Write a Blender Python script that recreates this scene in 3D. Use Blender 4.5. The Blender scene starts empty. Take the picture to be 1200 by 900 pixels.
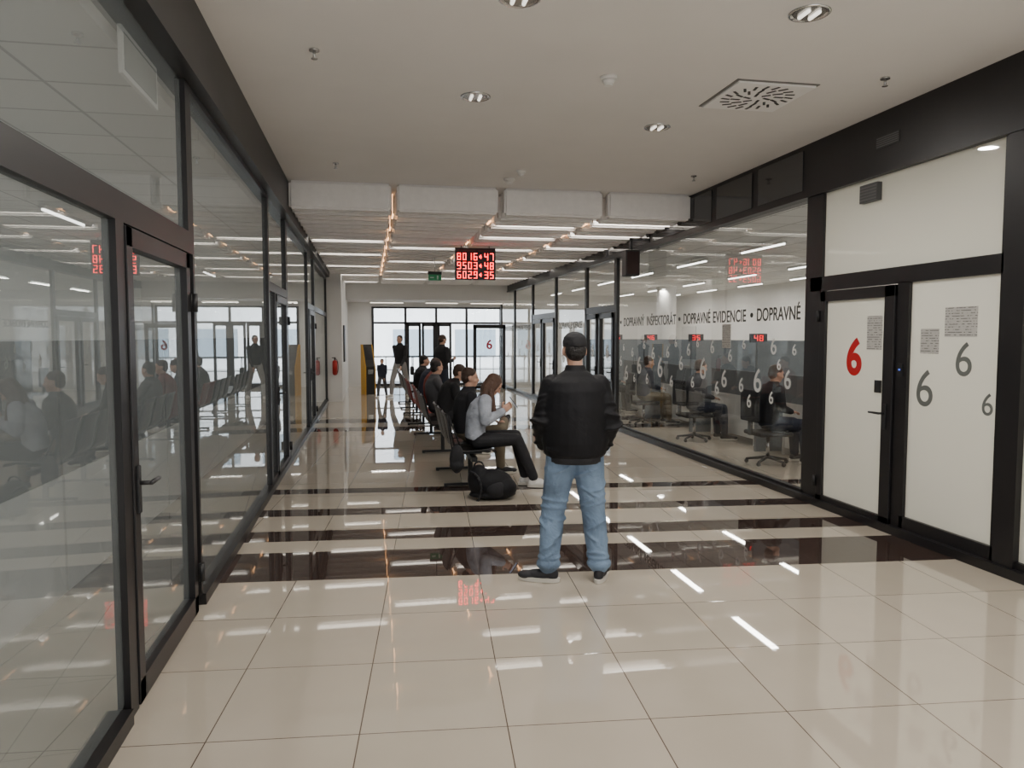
import bpy, bmesh, math, random
from mathutils import Vector, Matrix, Euler
random.seed(4)
V = Vector
SC = bpy.context.scene
COL = SC.collection

# ------------------------------------------------------------------ materials
def new_mat(name):
    m = bpy.data.materials.new(name); m.use_nodes = True
    return m, m.node_tree, m.node_tree.nodes["Principled BSDF"]

def mat(name, col, rough=.5, metal=0, emit=None, es=0, noise=0.0, nscale=20, bump=0.0, bscale=40, spec=.5, coat=0):
    m, nt, b = new_mat(name)
    b.inputs["Base Color"].default_value = (*col, 1)
    b.inputs["Roughness"].default_value = rough
    b.inputs["Metallic"].default_value = metal
    b.inputs["Specular IOR Level"].default_value = spec
    b.inputs["Coat Weight"].default_value = coat
    if emit:
        b.inputs["Emission Color"].default_value = (*emit, 1)
        b.inputs["Emission Strength"].default_value = es
    if noise or bump:
        tc = nt.nodes.new("ShaderNodeTexCoord")
    if noise:
        n = nt.nodes.new("ShaderNodeTexNoise"); n.inputs["Scale"].default_value = nscale
        n.inputs["Detail"].default_value = 4
        nt.links.new(tc.outputs["Object"], n.inputs["Vector"])
        r = nt.nodes.new("ShaderNodeMapRange")
        r.inputs["From Min"].default_value = .3; r.inputs["From Max"].default_value = .7
        nt.links.new(n.outputs["Fac"], r.inputs["Value"])
        mx = nt.nodes.new("ShaderNodeMix"); mx.data_type = 'RGBA'
        mx.inputs["A"].default_value = (*[c*(1-noise) for c in col], 1)
        mx.inputs["B"].default_value = (*[min(1, c*(1+noise)) for c in col], 1)
        nt.links.new(r.outputs["Result"], mx.inputs["Factor"])
        nt.links.new(mx.outputs["Result"], b.inputs["Base Color"])
    if bump:
        n2 = nt.nodes.new("ShaderNodeTexNoise"); n2.inputs["Scale"].default_value = bscale
        n2.inputs["Detail"].default_value = 3; n2.inputs["Distortion"].default_value = .8
        nt.links.new(tc.outputs["Object"], n2.inputs["Vector"])
        bp = nt.nodes.new("ShaderNodeBump"); bp.inputs["Strength"].default_value = bump
        bp.inputs["Distance"].default_value = .03
        nt.links.new(n2.outputs["Fac"], bp.inputs["Height"])
        nt.links.new(bp.outputs["Normal"], b.inputs["Normal"])
    return m

def glass_mat(name, tint=(1, 1, 1), f0=.08, haze=0.0, hazecol=(.6, .65, .62)):
    m, nt, b = new_mat(name); nt.nodes.remove(b)
    out = nt.nodes["Material Output"]
    geo = nt.nodes.new("ShaderNodeNewGeometry")
    dot = nt.nodes.new("ShaderNodeVectorMath"); dot.operation = 'DOT_PRODUCT'
    nt.links.new(geo.outputs["Normal"], dot.inputs[0]); nt.links.new(geo.outputs["Incoming"], dot.inputs[1])
    def M(op, a, bb=None):
        n = nt.nodes.new("ShaderNodeMath"); n.operation = op
        for i, v in enumerate((a, bb)):
            if v is None: continue
            if isinstance(v, (int, float)): n.inputs[i].default_value = v
            else: nt.links.new(v, n.inputs[i])
        return n.outputs[0]
    c = M('ABSOLUTE', dot.outputs["Value"])
    p = M('POWER', M('SUBTRACT', 1.0, c), 5.0)
    f = M('ADD', M('MULTIPLY', p, 1 - f0), f0)
    tr = nt.nodes.new("ShaderNodeBsdfTransparent"); tr.inputs[0].default_value = (*tint, 1)
    gl = nt.nodes.new("ShaderNodeBsdfGlossy"); gl.inputs["Roughness"].default_value = 0.0
    gl.inputs[0].default_value = (.95, .97, .96, 1)
    base = tr.outputs[0]
    if haze:
        df = nt.nodes.new("ShaderNodeBsdfTranslucent"); df.inputs[0].default_value = (*hazecol, 1)
        dd = nt.nodes.new("ShaderNodeBsdfDiffuse"); dd.inputs[0].default_value = (*hazecol, 1)
        m1 = nt.nodes.new("ShaderNodeMixShader"); m1.inputs[0].default_value = .5
        nt.links.new(df.outputs[0], m1.inputs[1]); nt.links.new(dd.outputs[0], m1.inputs[2])
        m2 = nt.nodes.new("ShaderNodeMixShader"); m2.inputs[0].default_value = haze
        nt.links.new(base, m2.inputs[1]); nt.links.new(m1.outputs[0], m2.inputs[2])
        base = m2.outputs[0]
    mx = nt.nodes.new("ShaderNodeMixShader")
    nt.links.new(f, mx.inputs[0]); nt.links.new(base, mx.inputs[1]); nt.links.new(gl.outputs[0], mx.inputs[2])
    nt.links.new(mx.outputs[0], out.inputs[0])
    return m

def floor_mat():
    m, nt, b = new_mat("polished_tiles")
    tc = nt.nodes.new("ShaderNodeTexCoord")
    sp = nt.nodes.new("ShaderNodeSeparateXYZ"); nt.links.new(tc.outputs["Object"], sp.inputs[0])
    def M(op, a, bb=None):
        n = nt.nodes.new("ShaderNodeMath"); n.operation = op
        for i, v in enumerate((a, bb)):
            if v is None: continue
            if isinstance(v, (int, float)): n.inputs[i].default_value = v
            else: nt.links.new(v, n.inputs[i])
        return n.outputs[0]
    a = math.radians(4.9); s, c = math.sin(a), math.cos(a)
    X, Y = sp.outputs[0], sp.outputs[1]
    r = M('SUBTRACT', M('MULTIPLY', X, c), M('MULTIPLY', Y, s))
    t = M('ADD', M('MULTIPLY', X, s), M('MULTIPLY', Y, c))
    band = None
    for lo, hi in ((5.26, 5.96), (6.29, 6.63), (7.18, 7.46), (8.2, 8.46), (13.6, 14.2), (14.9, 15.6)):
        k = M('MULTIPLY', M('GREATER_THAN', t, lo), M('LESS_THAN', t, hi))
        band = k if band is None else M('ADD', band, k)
    ru = M('DIVIDE', M('SUBTRACT', r, .305 - 63.7), .637)
    tu = M('DIVIDE', M('SUBTRACT', t, 3.16 - 70), .7)
    fr, ft = M('FRACT', ru), M('FRACT', tu)
    seam = M('MAXIMUM', M('LESS_THAN', fr, .0085), M('LESS_THAN', ft, .0075))
    cx = nt.nodes.new("ShaderNodeCombineXYZ")
    nt.links.new(M('FLOOR', ru), cx.inputs[0]); nt.links.new(M('FLOOR', tu), cx.inputs[1])
    wn = nt.nodes.new("ShaderNodeTexWhiteNoise"); nt.links.new(cx.outputs[0], wn.inputs["Vector"])
    no = nt.nodes.new("ShaderNodeTexNoise"); no.inputs["Scale"].default_value = 3; no.inputs["Detail"].default_value = 5
    nt.links.new(tc.outputs["Object"], no.inputs["Vector"])
    f0 = M('ADD', M('MULTIPLY', wn.outputs["Value"], .45), M('MULTIPLY', no.outputs["Fac"], .55))
    def mix(f, A, B):
        n = nt.nodes.new("ShaderNodeMix"); n.data_type = 'RGBA'
        nt.links.new(f, n.inputs["Factor"])
        for k, v in (("A", A), ("B", B)):
            if isinstance(v, tuple): n.inputs[k].default_value = (*v, 1)
            else: nt.links.new(v, n.inputs[k])
        return n.outputs["Result"]
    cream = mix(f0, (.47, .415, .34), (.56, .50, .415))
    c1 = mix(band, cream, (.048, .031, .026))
    c2 = mix(seam, c1, (.12, .09, .07))
    nt.links.new(c2, b.inputs["Base Color"])
    b.inputs["Roughness"].default_value = .018
    b.inputs["IOR"].default_value = 1.95
    bp = nt.nodes.new("ShaderNodeBump"); bp.inputs["Strength"].default_value = .3; bp.inputs["Distance"].default_value = .002
    bp.invert = True
    nt.links.new(seam, bp.inputs["Height"]); nt.links.new(bp.outputs["Normal"], b.inputs["Normal"])
    return m

def grid_ceiling_mat():
    m, nt, b = new_mat("grid_ceiling_tiles")
    tc = nt.nodes.new("ShaderNodeTexCoord")
    br = nt.nodes.new("ShaderNodeTexBrick"); br.offset = 0
    br.inputs["Scale"].default_value = 1; br.inputs["Brick Width"].default_value = .6; br.inputs["Row Height"].default_value = .6
    br.inputs["Mortar Size"].default_value = .012
    br.inputs["Color1"].default_value = (.74, .74, .73, 1); br.inputs["Color2"].default_value = (.68, .69, .68, 1)
    br.inputs["Mortar"].default_value = (.35, .35, .34, 1)
    nt.links.new(tc.outputs["Object"], br.inputs["Vector"])
    nt.links.new(br.outputs["Color"], b.inputs["Base Color"]); b.inputs["Roughness"].default_value = .9
    return m

def paper_mat():
    m, nt, b = new_mat("printed_paper")
    tc = nt.nodes.new("ShaderNodeTexCoord")
    sp = nt.nodes.new("ShaderNodeSeparateXYZ"); nt.links.new(tc.outputs["Object"], sp.inputs[0])
    def M(op, a, v):
        w = nt.nodes.new("ShaderNodeMath"); w.operation = op; nt.links.new(a, w.inputs[0])
        if v is not None:
            if isinstance(v, float): w.inputs[1].default_value = v
            else: nt.links.new(v, w.inputs[1])
        return w.outputs[0]
    g = M('LESS_THAN', M('FRACT', M('MULTIPLY', sp.outputs[2], 48.0), None), .34)
    no = nt.nodes.new("ShaderNodeTexNoise"); no.inputs["Scale"].default_value = 45; no.inputs["Detail"].default_value = 1
    nt.links.new(tc.outputs["Object"], no.inputs["Vector"])
    g = M('MULTIPLY', g, M('GREATER_THAN', no.outputs["Fac"], .48))
    mx = nt.nodes.new("ShaderNodeMix"); mx.data_type = 'RGBA'
    mx.inputs["A"].default_value = (.47, .46, .43, 1); mx.inputs["B"].default_value = (.17, .165, .16, 1)  # white sheets set grey: their backlit shade is put into the colour
    nt.links.new(g, mx.inputs["Factor"]); nt.links.new(mx.outputs["Result"], b.inputs["Base Color"])
    b.inputs["Roughness"].default_value = .8
    return m

BLACK = mat("dark_anodised_frame", (.010, .009, .010), .4, noise=.2, nscale=3)
BLACKP = mat("black_plastic", (.012, .012, .013), .45, bump=.1, bscale=200)
CEIL = mat("matte_ceiling_paint", (.77, .745, .725), .9, noise=.02, nscale=1.5)
WHITE = mat("white_painted_wall", (.74, .735, .72), .85, noise=.02, nscale=2)
GREYW = mat("pale_grey_wall", (.56, .60, .61), .85, noise=.03, nscale=2)
BAFF = mat("white_acoustic_felt", (.88, .86, .845), .95, noise=.03, nscale=12, bump=.1, bscale=60)
FLOOR = floor_mat()
GRID = grid_ceiling_mat()
GL_L = glass_mat("clear_glass_tinted", (.78, .81, .82), .10, haze=.32, hazecol=(.54, .60, .62))
GL_R = glass_mat("clear_glass", (.91, .93, .93), .10)
FROST = glass_mat("frosted_film_glass", (.5, .5, .5), .05, haze=.97, hazecol=(.80, .80, .72))
PAPER = paper_mat()
STEEL = mat("brushed_steel", (.6, .6, .6), .25, 1)
CHROME = mat("chrome", (.75, .75, .75), .12, 1)
REDLED = mat("red_led", (.3, .0, .0), .5, emit=(1, .006, .012), es=12)
REDLED2 = mat("dim_red_led", (.3, .0, .0), .5, emit=(1, .012, .02), es=3)
REDTXT = mat("red_vinyl", (.50, .006, .012), .5)
GRYTXT = mat("grey_vinyl", (.13, .14, .13), .5)
DKTXT = mat("dark_grey_vinyl", (.05, .055, .05), .5)
LGTXT = mat("pale_grey_vinyl", (.64, .65, .64), .5)
TUBE = mat("white_light_tube", (1, 1, 1), .5, emit=(1, .88, .72), es=2.2)
TUBEO = mat("cool_office_light", (1, 1, 1), .5, emit=(1, .97, .9), es=6)
WARM = mat("warm_light_strip", (1, .7, .4), .5, emit=(1, .50, .22), es=4)
LAMPG = mat("frosted_lamp_face", (.9, .9, .9), .3, emit=(1, .93, .82), es=1.6)
PART = mat("slate_partition_cloth", (.15, .17, .185), .8, noise=.1, nscale=30)
REFBAND = mat("reflection_band_slate", (.04, .05, .06), .8, noise=.1, nscale=30)
DESK = mat("white_laminate", (.66, .66, .64), .4)
YEL = mat("yellow_painted_metal", (.62, .33, .02), .4)
REDP = mat("red_enamel", (.42, .02, .015), .3)
GRN = mat("green_exit_face", (.015, .15, .07), .4, emit=(.03, .5, .16), es=.08)
SEATB = mat("black_perforated_steel", (.02, .02, .022), .35, .3, bump=.15, bscale=150)
SEATR = mat("red_upholstery", (.20, .035, .03), .6)
SKIN = mat("skin", (.56, .33, .24), .55, noise=.06, nscale=15)
HAIRB = mat("dark_brown_hair", (.05, .025, .015), .5, bump=.5, bscale=60)
HAIRM = mat("brown_hair", (.085, .042, .026), .45, bump=.6, bscale=50)
HAIRK = mat("black_hair", (.012, .01, .01), .5, bump=.5, bscale=60)
JBLK = mat("black_nylon", (.006, .006, .008), .62, noise=.2, nscale=8, bump=.3, bscale=6, spec=.25)
JEANS = mat("faded_blue_denim", (.16, .235, .345), .85, noise=.48, nscale=4, bump=.9, bscale=9)
DENIM = mat("pale_washed_denim", (.36, .39, .45), .85, noise=.25, nscale=9, bump=.6, bscale=12)
PBLK = mat("black_cloth", (.013, .013, .016), .8, noise=.2, nscale=8, bump=.3, bscale=12)
KHAKI = mat("khaki_cloth", (.17, .14, .095), .85, noise=.1, nscale=8, bump=.3, bscale=12)
LIGHTP = mat("light_grey_cloth", (.32, .31, .30), .85, bump=.3, bscale=12)
NAVY = mat("navy_cloth", (.025, .03, .05), .85, bump=.3, bscale=12)
REDC = mat("brick_red_cloth", (.22, .05, .04), .85, bump=.3, bscale=12)
GREYC = mat("grey_cloth", (.09, .09, .10), .85, bump=.3, bscale=12)
SHOEW = mat("white_leather", (.72, .71, .69), .5)
SHOEB = mat("dark_suede", (.02, .02, .024), .7)
SOLE = mat("cream_rubber", (.66, .63, .57), .7)
EYE = mat("dark_eye", (.02, .015, .01), .15)
CONC = mat("pale_facade", (.72, .76, .81), .9, noise=.05, nscale=1)
FACW = mat("facade_glass", (.26, .33, .40), .3)
SCREEN = mat("monitor_screen", (.02, .02, .025), .2)
SLATE = mat("grey_screen_panel", (.17, .185, .195), .6)
DGLASS = mat("dark_tinted_glass", (.035, .035, .038), .08, noise=.2, nscale=2, spec=.8)

# ------------------------------------------------------------------ helpers
def link(o, parent=None):
    COL.objects.link(o)
    if parent is not None: o.parent = parent
    return o

def meta(o, label, category, group=None, kind=None):
    o["label"] = label; o["category"] = category
    if group: o["group"] = group
    if kind: o["kind"] = kind
    return o

def mesh_obj(name, bm, m, parent=None, loc=(0, 0, 0), rot=(0, 0, 0), smooth=False):
    me = bpy.data.meshes.new(name); bm.normal_update(); bm.to_mesh(me); bm.free()
    if smooth:
        for p in me.polygons: p.use_smooth = True
    if m: me.materials.append(m)
    o = bpy.data.objects.new(name, me); o.location = loc; o.rotation_euler = rot
    return link(o, parent)

def add_box(bm, lo, hi):
    lo, hi = V(lo), V(hi); c = (lo+hi)/2; s = hi-lo
    return bmesh.ops.create_cube(bm, size=1, matrix=Matrix.Translation(c) @ Matrix.Diagonal((*s, 1)))

def boxes(name, lst, m, parent=None, loc=(0, 0, 0), rot=(0, 0, 0), bevel=0):
    bm = bmesh.new()
    for lo, hi in lst: add_box(bm, lo, hi)
    if bevel:
        bmesh.ops.bevel(bm, geom=list(bm.edges), offset=bevel, segments=2, affect='EDGES', profile=.5)
    return mesh_obj(name, bm, m, parent, loc, rot)

def cyl(name, c, r, h, m, parent=None, r2=None, seg=28, axis='Z', smooth=True):
    bm = bmesh.new()
    R = {'Z': Matrix.Identity(4), 'X': Matrix.Rotation(math.pi/2, 4, 'Y'), 'Y': Matrix.Rotation(-math.pi/2, 4, 'X')}[axis]
    bmesh.ops.create_cone(bm, cap_ends=True, segments=seg, radius1=r, radius2=r if r2 is None else r2, depth=h, matrix=R)
    o = mesh_obj(name, bm, m, parent, c)
    for p in o.data.polygons: p.use_smooth = len(p.vertices) == 4
    return o

def quad(name, pts, m, parent=None, loc=(0, 0, 0)):
    bm = bmesh.new(); bm.faces.new([bm.verts.new(p) for p in pts])
    return mesh_obj(name, bm, m, parent, loc)

def paneX(name, x, y0, y1, z0, z1, m, parent):
    return quad(name, [(x, y0, z0), (x, y1, z0), (x, y1, z1), (x, y0, z1)], m, parent)

def paneY(name, y, x0, x1, z0, z1, m, parent):
    return quad(name, [(x0, y, z0), (x1, y, z0), (x1, y, z1), (x0, y, z1)], m, parent)

def empty(name, loc=(0, 0, 0), rot=0):
    o = bpy.data.objects.new(name, None); o.location = loc; o.rotation_euler = (0, 0, rot); o.empty_display_size = .2
    return link(o)

def bake(o, name, m, parent, loc, rot, smooth=False):
    COL.objects.link(o)
    dg = bpy.context.evaluated_depsgraph_get()
    me = bpy.data.meshes.new_from_object(o.evaluated_get(dg))
    bpy.data.objects.remove(o)
    me.materials.clear()
    if m: me.materials.append(m)
    if smooth:
        for p in me.polygons: p.use_smooth = True
    n = bpy.data.objects.new(name, me); n.location = loc; n.rotation_euler = rot
    return link(n, parent)

def text(s, h, m, parent, loc, rot, name="lettering", width=None, bold=0.0, al='CENTER'):
    cu = bpy.data.curves.new("t", 'FONT'); cu.body = s; cu.size = h/.72
    cu.align_x = al; cu.align_y = 'CENTER'; cu.extrude = .0008; cu.offset = bold
    o = bpy.data.objects.new("t", cu)
    n = bake(o, name, m, parent, loc, rot)
    if width:
        xs = [v.co.x for v in n.data.vertices]
        mid = (max(xs)+min(xs))/2; k = width/(max(xs)-min(xs))
        for v in n.data.vertices: v.co.x = (v.co.x-mid)*k
    return n
RW = (math.pi/2, 0, -math.pi/2)
RB = (math.pi/2, 0, 0)

# ------------------------------------------------------------------ setting
S = dict(kind="structure")
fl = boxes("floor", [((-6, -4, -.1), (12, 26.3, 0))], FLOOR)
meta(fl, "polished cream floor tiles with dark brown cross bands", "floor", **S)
c1 = boxes("ceiling", [((-.97, -4, 3.65), (4.53, 9.85, 3.8))], CEIL); meta(c1, "smooth matte white corridor ceiling", "ceiling", **S)
c2 = boxes("ceiling", [((-1.2, 9.85, 3.65), (4.8, 24.0, 3.8))], CEIL); meta(c2, "plain ceiling above hanging acoustic baffles", "ceiling", **S)
c3 = boxes("ceiling", [((-1.2, 24.0, 2.85), (4.8, 26.3, 3.0))], CEIL); meta(c3, "lower ceiling beside the glazed entrance", "ceiling", **S)
c4 = boxes("ceiling", [((4.62, -4, 3.15), (11.2, 26, 3.25))], GRID); meta(c4, "office ceiling of square white grid tiles", "ceiling", **S)
c5 = boxes("ceiling", [((-5.6, -4, 3.15), (-1.22, 20, 3.25))], GRID); meta(c5, "tiled ceiling of glazed side office", "ceiling", **S)
w = boxes("wall_right", [((11.1, -4, 0), (11.25, 26, 3.2))], WHITE); meta(w, "plain white back wall of office", "wall", **S)
w = boxes("wall_left", [((-5.65, -4, 0), (-5.5, 20, 3.2))], GREYW); meta(w, "pale grey green back wall of side office", "wall", **S)
w = boxes("wall_back", [((-5.5, -4.1, 0), (-1.15, -4, 3.2)), ((4.6, -4.1, 0), (11.1, -4, 3.2))], WHITE); meta(w, "plain white end walls of offices", "wall", **S)
w = boxes("wall_front", [((4.6, 26, 0), (11.1, 26.15, 3.2))], WHITE); meta(w, "plain white far wall of office", "wall", **S)
w = boxes("wall_left", [((-5.5, 20, 0), (-.68, 20.3, 3.65)), ((-.83, 20.3, 0), (-.68, 26.1, 3.65))], WHITE); meta(w, "white plastered return wall with fire extinguisher", "wall", **S)
w = boxes("wall_front", [((-.7, 26.0, 2.7), (4.6, 26.2, 3.65)), ((-.7, 23.98, 2.85), (4.6, 24.1, 3.65)), ((-.7, 26, 0), (.15, 26.2, 2.7))], WHITE)
meta(w, "white header wall above glazed entrance", "wall", **S)

# header beams
t = boxes("trim_1", [((-1.22, -4, 3.22), (-.97, 20, 3.66))], BLACK); meta(t, "dark metal header beam above glazing", "beam", **S)
t = boxes("trim_2", [((4.42, -4, 3.11), (4.62, 25.9, 3.66)), ((4.40, -4, 3.11), (4.42, 25.9, 3.15))], BLACK); meta(t, "dark metal header beam over glazed offices", "beam", **S)
b = boxes("baseboard_right", [((4.38, -4, 0), (4.52, 25.9, .07))], BLACK); meta(b, "dark metal base rail under glazing", "baseboard", **S)
b = boxes("baseboard_left", [((-1.14, -4, 0), (-1.03, 3.45, .07)), ((-1.14, 4.95, 0), (-1.03, 19.98, .07))], BLACK); meta(b, "dark metal base rail under glazing", "baseboard", **S)
for i, (ya, yb) in enumerate(((7.15, 8.05), (8.2, 9.1), (9.25, 11.3), (11.45, 13.5), (13.65, 16.5))):
    j = boxes("trim_3", [((4.408, ya, 3.19), (4.42, yb, 3.60))], DGLASS); meta(j, "dark tinted glass panel set in header beam", "trim", **S)

XL = -1.08; FD = .028
def window_left(n, y0, y1, rails, panes, label):
    fr = [((XL-FD, y0, .07), (XL+FD, y0+.06, 3.22)), ((XL-FD, y1-.05, .07), (XL+FD, y1, 3.22))]
    for z0, z1 in rails: fr.append(((XL-FD, y0, z0), (XL+FD, y1, z1)))
    o = boxes("window_%d" % n, fr, BLACK); meta(o, label, "window", **S)
    for z0, z1 in panes: paneX("glass_pane", XL, y0+.05, y1-.04, z0, z1, GL_L, o)
    return o
o = boxes("window_1", [((XL-FD, -4, 2.2), (XL+FD, 4.93, 2.33)), ((XL-FD, 4.83, 2.33), (XL+FD, 4.93, 3.22)),
                       ((XL-FD, -4, .07), (XL+FD, .6, .12)), ((XL-FD, 1.2, .07), (XL+FD, 1.28, 2.2)),
                       ((XL-FD, 3.49, 0), (XL+FD, 3.60, 2.2)), ((XL-FD, 1.2, 2.33), (XL+FD, 1.26, 3.22))], BLACK)
meta(o, "tall glazed office front with dark frame and transom", "window", **S)
paneX("glass_pane", XL, -4, 1.2, .07, 2.2, GL_L, o); paneX("glass_pane", XL, 1.28, 3.49, .07, 2.2, GL_L, o)
paneX("glass_pane", XL, -4, 1.2, 2.33, 3.22, GL_L, o); paneX("glass_pane", XL, 1.26, 4.83, 2.33, 3.22, GL_L, o)

def cap(bm, p1, r1, p2, r2, seg=14, sub=2):
    p1, p2 = V(p1), V(p2); d = p2-p1; L = d.length
    for p, r in ((p1, r1), (p2, r2)):
        bmesh.ops.create_icosphere(bm, subdivisions=sub, radius=r, matrix=Matrix.Translation(p))
    if L > 1e-5:
        q = d.to_track_quat('Z', 'Y').to_matrix().to_4x4()
        bmesh.ops.create_cone(bm, cap_ends=True, segments=seg, radius1=r1, radius2=r2, depth=L,
                              matrix=Matrix.Translation((p1+p2)/2) @ q)

def handle(parent, x, y, z, sgn, dy):
    h = empty("handle"); h.parent = parent
    boxes("escutcheon", [((x, y-.02, z-.11), (x+sgn*.012, y+.02, z+.11))], BLACKP, h, bevel=.003)
    bm = bmesh.new()
    cap(bm, V((x, y, z+.03)), .01, V((x+sgn*.06, y, z+.03)), .01)
    cap(bm, V((x+sgn*.06, y, z+.03)), .011, V((x+sgn*.06, y+dy, z+.03)), .01)
    mesh_obj("lever", bm, BLACKP, h, smooth=True)
    return h

def door_left(n, y0, y1, label, hy):
    d = boxes("door_%d" % n, [((XL-.03, y0, .01), (XL+.035, y0+.085, 2.19)), ((XL-.03, y1-.085, .01), (XL+.035, y1, 2.19)),
                              ((XL-.03, y0, .01), (XL+.035, y1, .12)), ((XL-.03, y0, 2.10), (XL+.035, y1, 2.19))], BLACK, bevel=.003)
    meta(d, label, "door", **S)
    paneX("glass_pane", XL, y0+.08, y1-.08, .12, 2.10, GL_L, d)
    handle(d, XL+.035, hy, 1.0, 1, .12)
    for z in (.25, 1.9):
        cyl("hinge", (XL+.055, y1+.01, z), .018, .11, BLACKP, d)
    return d
door_left(1, 3.61, 4.81, "dark framed glass door with lever handle", 3.66)
o = boxes("window_2", [((XL-FD, 4.93, .07), (XL+FD, 4.97, 3.22)), ((XL-FD, 8.5, 0), (XL+FD, 8.60, 3.22)), ((XL-FD, 4.97, 3.18), (XL+FD, 8.5, 3.22))], BLACK)
meta(o, "full height glass panel with dark frame", "window", **S)
paneX("glass_pane", XL, 4.97, 8.5, .07, 3.18, GL_L, o)
o = boxes("window_3", [((XL-FD, 8.60, 2.2), (XL+FD, 10.3, 2.30)), ((XL-FD, 10.28, 0), (XL+FD, 10.42, 3.22)), ((XL-FD, 8.60, 0), (XL+FD, 9.1, .12)), ((XL-FD, 9.04, 0), (XL+FD, 9.1, 2.2))], BLACK)
meta(o, "glazed side panel and transom around office door", "window", **S)
paneX("glass_pane", XL, 8.60, 9.04, .1, 2.2, GL_L, o); paneX("glass_pane", XL, 8.60, 10.28, 2.30, 3.22, GL_L, o)
door_left(2, 9.11, 10.27, "dark framed glass door beside corridor benches", 9.16)
window_left(4, 10.42, 13.9, [(3.18, 3.22)], [(.07, 3.18)], "full height glass panel with dark frame")
o = boxes("window_5", [((XL-FD, 13.9, 2.2), (XL+FD, 15.6, 2.30)), ((XL-FD, 15.45, 0), (XL+FD, 15.6, 3.22)), ((XL-FD, 13.9, 0), (XL+FD, 14.2, .1)), ((XL-FD, 14.14, 0), (XL+FD, 14.2, 2.2))], BLACK)
meta(o, "glazed side panel and transom around office door", "window", **S)
paneX("glass_pane", XL, 13.9, 14.14, .1, 2.2, GL_L, o); paneX("glass_pane", XL, 13.9, 15.45, 2.30, 3.22, GL_L, o)
door_left(3, 14.21, 15.44, "dark framed glass door in glazed front", 14.26)
window_left(6, 15.6, 19.98, [(2.2, 2.3), (3.16, 3.22)], [(.07, 2.2), (2.3, 3.16)], "glass panel with dark frame beside white wall")

# right glazing
XR = 4.46; ZT = 3.11
def RBOX(y0, y1, z0, z1, d=.03): return ((XR-d, y0, z0), (XR+d, y1, z1))
o = boxes("window_7", [RBOX(-4, 4.6, .07, .12), RBOX(4.42, 4.60, .0, ZT, .05), RBOX(1.0, 1.1, .07, ZT), RBOX(-4, 4.42, 2.16, 2.28)], BLACK)
meta(o, "glazed panel with frosted film and dark frame", "window", **S)
paneX("glass_pane", XR, 1.1, 4.42, .07, 2.16, FROST, o); paneX("glass_pane", XR, -4, 1, .07, 2.16, FROST, o)
paneX("glass_pane", XR, 1.1, 4.42, 2.28, ZT, FROST, o); paneX("glass_pane", XR, -4, 1, 2.28, ZT, FROST, o)
o = boxes("window_8", [RBOX(4.60, 4.64, .07, ZT), RBOX(5.56, 5.70, .0, 2.16), RBOX(4.6, 5.6, .07, .17), RBOX(4.6, 7.0, 2.15, 2.29),
                       RBOX(6.80, 7.04, .07, ZT)], BLACK)
meta(o, "frosted side light and transom with dark frame", "window", **S)
paneX("glass_pane", XR, 4.64, 5.56, .17, 2.15, FROST, o); paneX("glass_pane", XR, 4.64, 6.80, 2.29, ZT, FROST, o)
for (yy, zz, hh) in ((4.98, 1.51, .27), (5.38, 1.26, .31), (4.74, 1.19, .17)):
    text("6", hh, GRYTXT, o, (XR-.004, yy, zz), RW)
pp = boxes("paper_notice", [((XR-.006, -.16, -.115), (XR-.003, .16, .115))], PAPER, None, (0, 5.02, 1.81)); meta(pp, "printed notice taped on frosted glass", "paper")
pp = boxes("paper_notice", [((XR-.006, -.10, -.10), (XR-.003, .10, .10))], PAPER, None, (0, 5.34, 1.66)); meta(pp, "small printed notice taped on frosted glass", "paper")
boxes("switch_plate", [((XR-.045, 5.60, 1.36), (XR-.03, 5.66, 1.47))], BLACKP, o)
boxes("call_light", [((XR-.048, 5.62, 1.41), (XR-.044, 5.64, 1.425))], mat("blue_led", (.02, .05, .3), .4, emit=(.1, .2, 1), es=1), o)
d = boxes("door_4", [((XR-.05, 5.71, .02), (XR+.02, 5.84, 2.14)), ((XR-.05, 6.70, .02), (XR+.02, 6.79, 2.14)),
                     ((XR-.05, 5.71, .02), (XR+.02, 6.79, .12)), ((XR-.05, 5.71, 2.04), (XR+.02, 6.79, 2.14))], BLACK, bevel=.004)
meta(d, "dark framed frosted door with large red numeral six", "door", **S)
paneX("glass_pane", XR-.02, 5.83, 6.71, .12, 2.05, FROST, d)
text("6", .33, REDTXT, d, (XR-.024, 6.27, 1.49), RW, bold=.014)
handle(d, XR-.05, 5.79, 1.0, -1, .13)
boxes("lock_plate", [((XR-.035, 5.88, 1.20), (XR-.021, 5.96, 1.31))], BLACKP, d)
for z in (.25, 1.9): cyl("hinge", (XR-.06, 6.80, z), .016, .11, BLACKP, d)
pp = boxes("paper_notice", [((XR-.027, -.10, -.15), (XR-.024, .10, .15))], PAPER, None, (0, 5.99, 1.73)); meta(pp, "printed notice taped on frosted glass door", "paper")

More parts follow.
